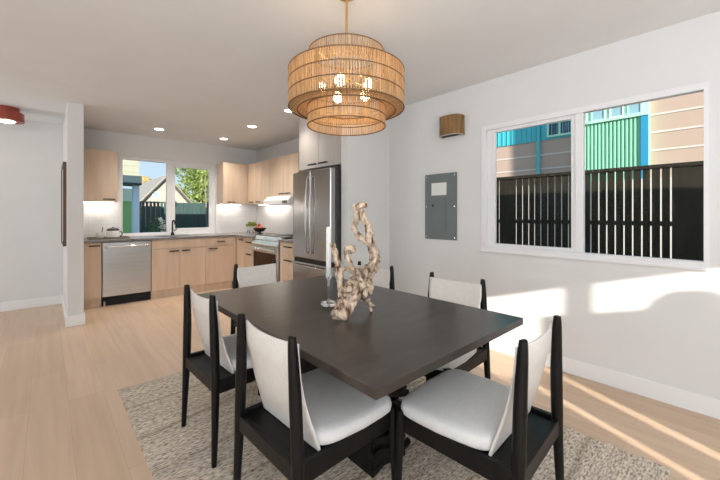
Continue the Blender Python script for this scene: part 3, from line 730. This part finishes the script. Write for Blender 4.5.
branch([(365, 284, .0), (353, 297, -.02), (347, 309, -.06), (344, 317, -.075)], 3.4, 3.2, .3, seed=2)
branch([(341, 291, -.02), (340, 303, -.05), (337, 314, -.07)], 2.6, 3.2, .3, seed=3)
branch([(367, 294, .02), (366, 285, .02), (370, 273, .03), (374, 264, .03), (374, 253, .02), (370, 243, .01), (369, 235, 0), (368, 227, -.01), (364, 219, -.01), (361, 209, 0)], 5.2, 2.4, .4, seed=4)
branch([(369, 243, .01), (361, 238, .03), (356, 232.5, .04), (354, 227, .04), (356.5, 220, .03), (357, 213, .01), (360, 207, 0)], 2.8, 2.4, .3, seed=5)
branch([(368, 285, 0), (360, 278, -.02), (354, 269, -.03), (348, 259, -.03), (346, 253, -.03), (347.5, 248, -.02), (352, 246.5, 0), (354, 250, .01), (351, 253, 0)], 2.6, 1.5, .35, seed=6)
branch([(344, 297, -.01), (341, 286, -.02), (338.5, 272, -.02), (337, 260, -.01), (334.5, 251, -.01), (332, 244, 0)], 4.0, 2.0, .4, seed=7)
branch([(338, 272, -.02), (345, 269, .01), (352, 271, .02), (360, 280, .02)], 1.8, 2.2, .4, seed=8)
branch([(356, 270, .03), (364, 268, .05), (372, 262, .04)], 1.6, 1.8, .4, seed=9)
branch([(350, 296, .02), (359, 298, .03), (367, 301, .04), (373.5, 306, .03)], 3.0, 1.1, .3, seed=10)
branch([(366, 300, .04), (369.5, 306, .05), (370.5, 310.5, .05)], 1.6, 1.5, .2, seed=11)
branch([(376, 264, .02), (381, 269.5, .02)], 1.2, .6, .2, seed=12)
branch([(349, 291, .03), (356, 288, .04), (364, 291, .04), (369, 287, .03)], 3.2, 2.4, .4, seed=13)
branch([(345, 287, .0), (352, 282, .02), (360, 284, .0), (367, 279, 0)], 2.4, 2.6, .4, seed=14)
branch([(352, 300, -.01), (357, 293, -.04), (363, 286, -.03), (366, 276, -.01), (369, 266, 0)], 2.2, 1.4, .4, seed=15)
random.seed(21)
for (x, y, d, r) in ((360, 206, 0, 4.2), (354.5, 207, .01, 2.6), (365, 205.5, -.01, 2.4), (362, 211, -.01, 2.4), (369, 228, 0, 3.4), (372, 233, .01, 2.6), (373, 245, .01, 3.4), (377.5, 252, .02, 2.6), (378.5, 260, .02, 3),
                     (350, 248, -.02, 2.8), (353, 251, -.03, 2.2), (333, 246, 0, 2.4), (366, 293, -.02, 4.5), (357, 297, -.02, 4), (349, 289, -.02, 3.6), (361, 286, -.03, 3.2), (370, 268, .02, 3.6), (355, 304, .0, 2.6), (341, 284, 0, 2.6), (368, 300, 0, 2.2)):
    m.ball(dp(x, y, d), r / 343 * 1.7, 2, .55, (1, 1, random.uniform(.8, 1.2)))
branch([(339, 312, -.06), (343, 305, -.05), (350, 299, -.04), (358, 296, -.03)], 3.4, 3.0, .3, seed=16)
branch([(347, 292, .0), (349, 283, .03), (355, 277, .04), (364, 274, .04), (370, 268, .03)], 2.0, 2.6, .4, seed=17)
branch([(370, 292, .02), (371, 284, .0), (367, 276, -.02), (370, 268, -.02), (376, 258, -.01)], 2.6, 1.8, .4, seed=18)
m.bm.normal_update()
for v in m.bm.verts:
    q = v.co
    v.co = q + v.normal * (.0045 * noise.noise(q * 42) + .0045 * noise.noise(q * 110))
for v in m.bm.verts: v.co.z = max(v.co.z, TZ + .001)
tag(obj('driftwood', m, 'drift', smooth='all'), 'twisted pale driftwood branch sculpture standing on the dining table', 'driftwood')

# ------------------------------------------------------------------ rattan pendant
PX_, PY_ = 1.240, 1.470
pz = thing('pendant_light', 'large tiered rattan drum pendant hanging over the dining table', 'pendant lamp', (PX_, PY_, 1.737))
def ringm(mb, r, z, t=.0035, n=72): return mb.tube([(PX_ + r * math.cos(2 * math.pi * i / n), PY_ + r * math.sin(2 * math.pi * i / n), z) for i in range(n)], t, 6, True)
def slats(mb, r, z0, z1, pitch=.0135, cover=.56, th=.0022):
    n = int(2 * math.pi * r / pitch)
    for i in range(n):
        a = 2 * math.pi * (i + random.uniform(-.1, .1)) / n; w = pitch * cover * random.uniform(.8, 1.15) / 2
        e = Vector((math.cos(a), math.sin(a), 0)); tt = Vector((-math.sin(a), math.cos(a), 0)); c = Vector((PX_, PY_, 0)) + e * r
        p = [c - tt * w - e * th / 2, c + tt * w - e * th / 2, c + tt * w + e * th / 2, c - tt * w + e * th / 2]
        mb.hexa([(*q.xy, z0) for q in p] + [(*q.xy, z1) for q in p])
    return mb
def flat(mb, r0, r1, z, n, cover=.75):
    for i in range(n):
        a = 2 * math.pi * i / n; e = Vector((math.cos(a), math.sin(a), 0)); tt = Vector((-e.y, e.x, 0)); c = Vector((PX_, PY_, 0))
        w0, w1 = math.pi * r0 / n * cover, math.pi * r1 / n * cover
        p = [c + e * r0 - tt * w0, c + e * r0 + tt * w0, c + e * r1 + tt * w1, c + e * r1 - tt * w1]
        mb.hexa([(*q.xy, z) for q in p] + [(*q.xy, z + .002) for q in p])
    return mb
def tier(name, r, z0, z1, rings, extra=None):
    m = slats(MB(), r, z0, z1)
    if extra: extra(m)
    o = obj(name, m, 'rattan', pz)
    k = MB()
    for z in rings: ringm(k, r, z)
    obj('cane_ring', k, 'cane', o)
    return o
B0, B1 = 1.833, 2.043
tier('upper_drum', .209, B1 + .002, 2.153, (B1 + .006, 2.150))
big = tier('main_drum', .319, B0, B1, (B0 + .003, B0 + .072, B0 + .141, B1 - .003), lambda m: flat(m, .212, .316, B1 - .003, 150))
inn = tier('inner_drum', .272, B0 - .012, B0 + .075, (B0 - .010, B0 + .03))
tier('lower_drum', .216, 1.737, 1.846, (1.739, 1.790, 1.844))
m = MB(); flat(m, .219, .269, B0 + .012, 130); flat(m, .275, .316, B0 + .006, 170); obj('woven_underside', m, 'rattan', pz)
obj('rod', MB().tube([(PX_, PY_, 1.985), (PX_, PY_, CEIL - .02)], .0065, 12), 'brass', pz, smooth=True)
obj('ceiling_canopy', MB().lathe([(.02, -.02), (.06, -.014), (.065, 0)], (PX_, PY_, CEIL - .001), 32), 'brass', pz, smooth=True)
obj('hub', MB().lathe([(.0, -.012), (.022, -.01), (.022, .012), (0, .014)], (PX_, PY_, 2.005), 20), 'brass', pz, smooth=True)
for i in range(4):
    a = i * math.pi / 2 + .4
    obj('support_wire', MB().tube([(PX_ + q * math.cos(a), PY_ + q * math.sin(a), z) for q, z in ((.004, 2.10), (.204, 2.10), (.208, 2.09), (.209, B1 - .006), (.215, B1 - .012), (.312, B1 - .012), (.316, B1 - .02), (.316, B0 + .012), (.312, B0 + .006), (.218, B0 + .006))], .0028, 6), 'brass', pz)
for i in range(5):
    a = R(-151) + i * 2 * math.pi / 5 + .12
    obj('lamp_arm', MB().tube([(PX_ + .018 * math.cos(a), PY_ + .018 * math.sin(a), 2.005), (PX_ + .14 * math.cos(a), PY_ + .14 * math.sin(a), 2.005)], .004, 8), 'brass', pz, smooth=True)
for i in range(5):
    a = R(-151) + i * 2 * math.pi / 5 + .12; p = (PX_ + .14 * math.cos(a), PY_ + .14 * math.sin(a))
    s_ = obj('lamp_holder', MB().lathe([(.013, -.028), (.014, 0), (.008, .012)], (*p, 2.005), 16), 'brass', pz, smooth=True)
    obj('light_bulb', MB().lathe([(0, -.085), (.014, -.082), (.026, -.066), (.028, -.052), (.021, -.034), (.012, -.02), (.010, -.0)], (*p, 2.0), 20), 'bulb', s_, smooth=True)

# ------------------------------------------------------------------ outdoors, right side
GZ = -.35
struct('ground', MB().box(-30, 40, -30, 60, GZ - .1, GZ), 'ground')
fx = 4.70
fn = thing('fence', 'dark stained vertical board fence outside the dining window', 'fence', (fx, 1.5, GZ))
gaps = [-1.2, -.95, -.7, -.45, -.2, .03, .208, .447, .524, .604, .679, .757, .833, .912, .991, 1.067, 1.146, 1.262, 1.379, 1.454, 1.532, 1.614, 1.697, 1.773, 1.847, 1.927, 2.011, 2.130, 2.248]
while gaps[-1] < 4.6: gaps.append(gaps[-1] + .082)
closed = {.03, -.2, 1.262, 2.130, -.45, -.7, -.95, .208}
m = MB()
for a, b in zip(gaps, gaps[1:]):
    g0 = .001 if a in closed else .0075; g1 = .001 if b in closed else .0075
    m.box(fx, fx + .02, a + g0, b - g1, GZ + .05, 1.725)
obj('boards', m, 'fence_dark', fn)
for z in (1.125, .15): obj('rail', MB().box(fx + .021, fx + .06, -1.2, 4.6, z, z + .05), 'fence_dark', fn)
obj('cap_rail', MB().box(fx - .02, fx + .06, -1.2, 4.65, 1.727, 1.765), 'fence_dark', fn, .003)
for y in (-1.15, .12, 1.262, 2.130, 3.4, 4.55): obj('post', MB().box(fx + .021, fx + .09, y - .04, y + .04, GZ, 1.72), 'fence_dark', fn)
bx = 9.0
bd = thing('apartment_building', 'brick building with green siding in a shaded teal tone and a sunlit green metal bay beyond the fence', 'building', (bx + 1, 1.5, GZ))
obj('base_wall', MB().box(bx - .30, bx - .01, -5, 8, GZ, 1.95), 'plaster', bd)
obj('brick_wall', MB().box(bx, bx + 3, -5, 1.17, GZ, 6.5).box(bx, bx + 3, 1.17, 8, GZ, 3.055), 'brick', bd)
m = MB()
for z in (.75, 1.12, 1.49, 1.86, 2.15, 2.51, 2.87, 3.225, 3.6, 3.98):
    m.box(bx - .012, bx, -5, 1.17, z, z + .035)
for z in (.75, 1.30, 1.85, 2.36, 2.70): m.box(bx - .012, bx, 2.47, 8, z - .015, z + .02)
obj('stone_band', m, 'band', bd)
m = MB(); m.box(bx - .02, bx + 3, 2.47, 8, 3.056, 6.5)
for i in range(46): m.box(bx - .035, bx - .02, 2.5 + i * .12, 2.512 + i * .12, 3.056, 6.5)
obj('shaded_green_siding', m, 'teal', bd)
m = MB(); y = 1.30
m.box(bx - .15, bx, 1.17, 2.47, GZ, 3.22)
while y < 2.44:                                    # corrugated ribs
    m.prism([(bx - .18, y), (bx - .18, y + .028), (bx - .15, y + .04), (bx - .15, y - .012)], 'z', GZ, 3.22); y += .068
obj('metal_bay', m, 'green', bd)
obj('bay_corner', MB().box(bx - .20, bx - .149, 1.172, 1.29, GZ, 3.22), 'blue', bd)  # strip standing for the bay's return face, coloured as if in shade
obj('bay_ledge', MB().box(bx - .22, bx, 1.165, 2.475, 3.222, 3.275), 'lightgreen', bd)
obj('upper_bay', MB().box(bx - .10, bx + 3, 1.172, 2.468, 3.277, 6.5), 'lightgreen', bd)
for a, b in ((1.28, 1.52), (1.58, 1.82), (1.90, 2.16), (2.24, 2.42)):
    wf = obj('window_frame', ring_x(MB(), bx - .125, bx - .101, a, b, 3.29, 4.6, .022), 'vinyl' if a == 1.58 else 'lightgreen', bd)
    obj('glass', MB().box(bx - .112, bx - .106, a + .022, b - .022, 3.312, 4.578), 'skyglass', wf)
wf = obj('window_frame', ring_x(MB(), bx - .06, bx - .02, 2.53, 3.09, 3.10, 3.46, .045).box(bx - .06, bx - .02, 2.79, 2.83, 3.145, 3.415), 'lightgreen', bd)
obj('glass', MB().box(bx - .032, bx - .026, 2.575, 3.045, 3.145, 3.415), 'darkglass', wf)
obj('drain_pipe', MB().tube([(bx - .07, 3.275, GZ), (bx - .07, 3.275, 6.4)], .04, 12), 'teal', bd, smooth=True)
# unseen block added behind the viewer to shade part of the facade
struct('shade_block', MB().box(5.23, 5.577, -5.4, -5.0, GZ, 7.5), 'brick')

# ------------------------------------------------------------------ outdoors, kitchen side
t = thing('garden_fence', 'dark green board fence behind the kitchen window', 'fence', (3, 11, GZ))
m = MB(); x = -.5
while x < 7: m.box(x, x + .115, 11.0, 11.02, GZ, 1.47 if x < 2.72 else 1.58); x += .12
obj('boards', m, 'fence_teal', t)
m = MB(); x = -.5
while x < 2.75: m.box(x, x + .06, 11.0, 11.02, 1.471, 1.56); x += .09
obj('lattice_top', m, 'fence_teal', t)
obj('cap_rail', MB().box(-.5, 2.75, 10.995, 11.03, 1.561, 1.60), 'fence_teal', t)
for x in (.4, 2.75, 4.6): obj('post', MB().box(x - .05, x + .05, 11.025, 11.12, GZ, 1.62), 'fence_teal', t)
t = thing('neighbour_house', 'pale green lapped house corner with blue porch post outside the kitchen window', 'house', (.6, 9.5, GZ))
obj('siding_wall', MB().box(-1.2, 1.525, 9.0, 9.2, 2.08, 2.95), 'siding', t)
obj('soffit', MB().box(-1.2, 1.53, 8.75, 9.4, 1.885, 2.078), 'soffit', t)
obj('porch_post', MB().box(1.41, 1.53, 9.0, 9.12, GZ, 1.884), 'softblue', t, .004)
obj('porch_post', MB().box(1.075, 1.105, 9.0, 9.06, GZ, 1.884), 'vinyl', t, .004)
obj('back_wall', MB().box(-1.2, 1.60, 10.2, 10.3, GZ, 1.884), 'mint', t)
obj('gate', MB().box(1.26, 1.47, 9.6, 9.64, GZ, 1.55), 'gate', t)
obj('gate_panel', MB().box(1.12, 1.255, 9.6, 9.63, GZ, 1.5), 'olive', t)
t = thing('gable_house', 'cream gabled house beyond the green garden fence', 'house', (3.66, 17, GZ))
obj('gable_wall', MB().prism([(2.45, GZ), (4.87, GZ), (4.87, 1.30), (3.66, 2.70), (2.45, 1.30)], 'y', 16, 20), 'whitehouse', t)
obj('roof', MB().prism([(2.25, 1.12), (3.66, 2.75), (5.07, 1.12), (5.07, 1.24), (3.66, 2.87), (2.25, 1.24)], 'y', 15.84, 20.2), 'paleroof', t)
obj('rake_trim', MB().prism([(2.25, 1.12), (3.66, 2.75), (5.07, 1.12), (5.07, 1.19), (3.66, 2.82), (2.25, 1.19)], 'y', 15.8, 15.839), 'roof', t)
wf = obj('window', ring_y(MB(), 15.96, 15.999, 3.15, 3.42, 1.90, 2.16, .03), 'vinyl', t); obj('pane', MB().box(3.18, 3.39, 15.98, 15.995, 1.93, 2.13), 'skyglass', wf)
def tree(name, label, cx, cy, trunk, blobs, leafm, n, size, trunkr=.05):
    t = thing(name, label, 'tree', (cx, cy, GZ))
    obj('trunk', MB().tube(smoothpath(trunk, 4), [trunkr * (1 - .6 * i / (4 * (len(trunk) - 1))) for i in range(4 * (len(trunk) - 1) + 1)], 8), 'bark', t, smooth=True)
    m = MB()
    for (c, r, sz) in blobs: m.leafs(n, inball(c, r, sz), size, .5)
    obj('crown', m, leafm, t)
random.seed(5)
tree('leafy_tree', 'bright green leafy tree behind the gabled house, right half of the kitchen window', 5.9, 18.5, [(5.9, 18.5, GZ), (5.8, 18.5, 1.5), (5.9, 18.5, 3.2), (5.7, 18.5, 4.6)],
     [((5.55, 18.6, 3.7), 1.1, .8), ((6.1, 18.5, 3.3), 1.1, .9), ((5.6, 18.8, 2.3), 1.1, .8), ((6.7, 18.8, 2.4), 1.2, .9), ((5.8, 18.5, 4.6), 1.3, .6)], 'leaf', 900, .10, .09)
tree('slender_tree', 'thin-trunked young tree in front of the green fence, right edge of the kitchen window', 3.42, 10.4, [(3.42, 10.4, GZ), (3.44, 10.4, 1.0), (3.40, 10.4, 2.2), (3.42, 10.4, 3.2)],
     [((3.30, 10.4, 2.55), .35, 1.2), ((3.5, 10.4, 2.2), .3, 1.2)], 'leaf', 90, .05, .03)
tree('golden_tree', 'small golden tree top showing over the gabled roof', 4.36, 24, [(4.36, 24, GZ), (4.36, 24, 1.5), (4.36, 24, 2.6)], [((4.36, 24, 3.05), .42, 1.2)], 'gold', 260, .09)
t = thing('flowering_shrub', 'dark shrub with cream blossoms in front of the garden fence', 'shrub', (1.98, 9.5, GZ))
obj('foliage', MB().leafs(420, inball((2.03, 9.5, .72), .34, 1.35), .05, .45).leafs(200, inball((1.83, 9.5, .45), .3, 1), .05, .45), 'shrub', t)
m = MB()
for (x, z, r) in ((2.05, 1.05, .07), (2.10, .95, .07), (2.02, .93, .06), (2.08, .82, .06), (1.78, .72, .05), (1.84, .76, .05), (1.73, .70, .04), (2.0, 1.12, .04)):
    m.leafs(30, inball((x, 9.3, z), r), .03, .6)
obj('blossoms', m, 'petal', t)
obj('stem', MB().tube([(1.98, 9.5, GZ), (2.0, 9.5, .5)], .02, 8), 'bark', t)
m = MB(); m.tube([(-4 + i * .8, 20, 4.05 - .02 * (i * (20 - i)) * .05 + .03 * i) for i in range(21)], .012, 6)
tag(obj('power_line', m, 'roof'), 'thin dark power line crossing the sky in the kitchen window', 'cable')

# ------------------------------------------------------------------ light
sd = Vector((.42, 1, -.30)).normalized()
l = bpy.data.lights.new('sun', 'SUN'); l.energy = 11; l.color = (1, .93, .82); l.angle = R(.5)
o = bpy.data.objects.new('sun', l); C.objects.link(o); o.rotation_euler = sd.to_track_quat('-Z', 'Y').to_euler()
def area(name, loc, rot, sx, sy, e, col=(1, 1, 1)):
    l = bpy.data.lights.new(name, 'AREA'); l.shape = 'RECTANGLE'; l.size = sx; l.size_y = sy; l.energy = e; l.color = col
    o = bpy.data.objects.new(name, l); C.objects.link(o); o.location = loc; o.rotation_euler = [R(a) for a in rot]; return o
area('back_fill', (-.9, -3.4, 1.35), (90, 0, 0), 3.0, 1.9, 34, (.90, .95, 1))          # added fill in front of the back wall, faces +Y
area('left_fill', (-3.1, -1.9, 1.4), (90, 0, -90), 2.4, 1.8, 36, (.90, .95, 1))          # added fill by the windowless left wall, faces +X
area('hall_fill', (-3.1, 5.5, 1.4), (90, 0, -90), 1.4, 1.8, 36, (.92, .96, 1))            # added fill at the hall end of the left wall, faces +X
area('ceiling_fill', (-.9, -1.3, .8), (180, 0, 0), 2.2, 2.2, 165, (.88, .94, 1))           # added fill behind the camera, aimed up at the ceiling
wd = bpy.data.worlds.new('sky'); SC.world = wd; wd.use_nodes = True
nt = wd.node_tree; bg = nt.nodes['Background']
tc = nt.nodes.new('ShaderNodeTexCoord'); sx = nt.nodes.new('ShaderNodeSeparateXYZ'); rp = nt.nodes.new('ShaderNodeValToRGB')
nt.links.new(tc.outputs['Generated'], sx.inputs[0]); nt.links.new(sx.outputs['Z'], rp.inputs['Fac']); nt.links.new(rp.outputs['Color'], bg.inputs['Color'])
rp.color_ramp.elements[0].position = 0; rp.color_ramp.elements[0].color = (.62, .80, .93, 1)
rp.color_ramp.elements[1].position = .5; rp.color_ramp.elements[1].color = (.46, .66, .90, 1)
bg.inputs['Strength'].default_value = 1.1

# ------------------------------------------------------------------ camera
cam = bpy.data.cameras.new('camera'); cam.sensor_width = 36; cam.lens = 343 / 720 * 36; cam.shift_y = -26 / 720; cam.clip_start = .02
co = bpy.data.objects.new('camera', cam); C.objects.link(co); co.location = (0, 0, 1.25)
co.rotation_euler = (R(90), 0, -math.atan2(.674, .7386))
SC.camera = co
SC.view_settings.view_transform = 'Standard'; SC.view_settings.look = 'None'; SC.view_settings.gamma = 1; SC.view_settings.use_curve_mapping = False
SC.view_settings.exposure = -.06
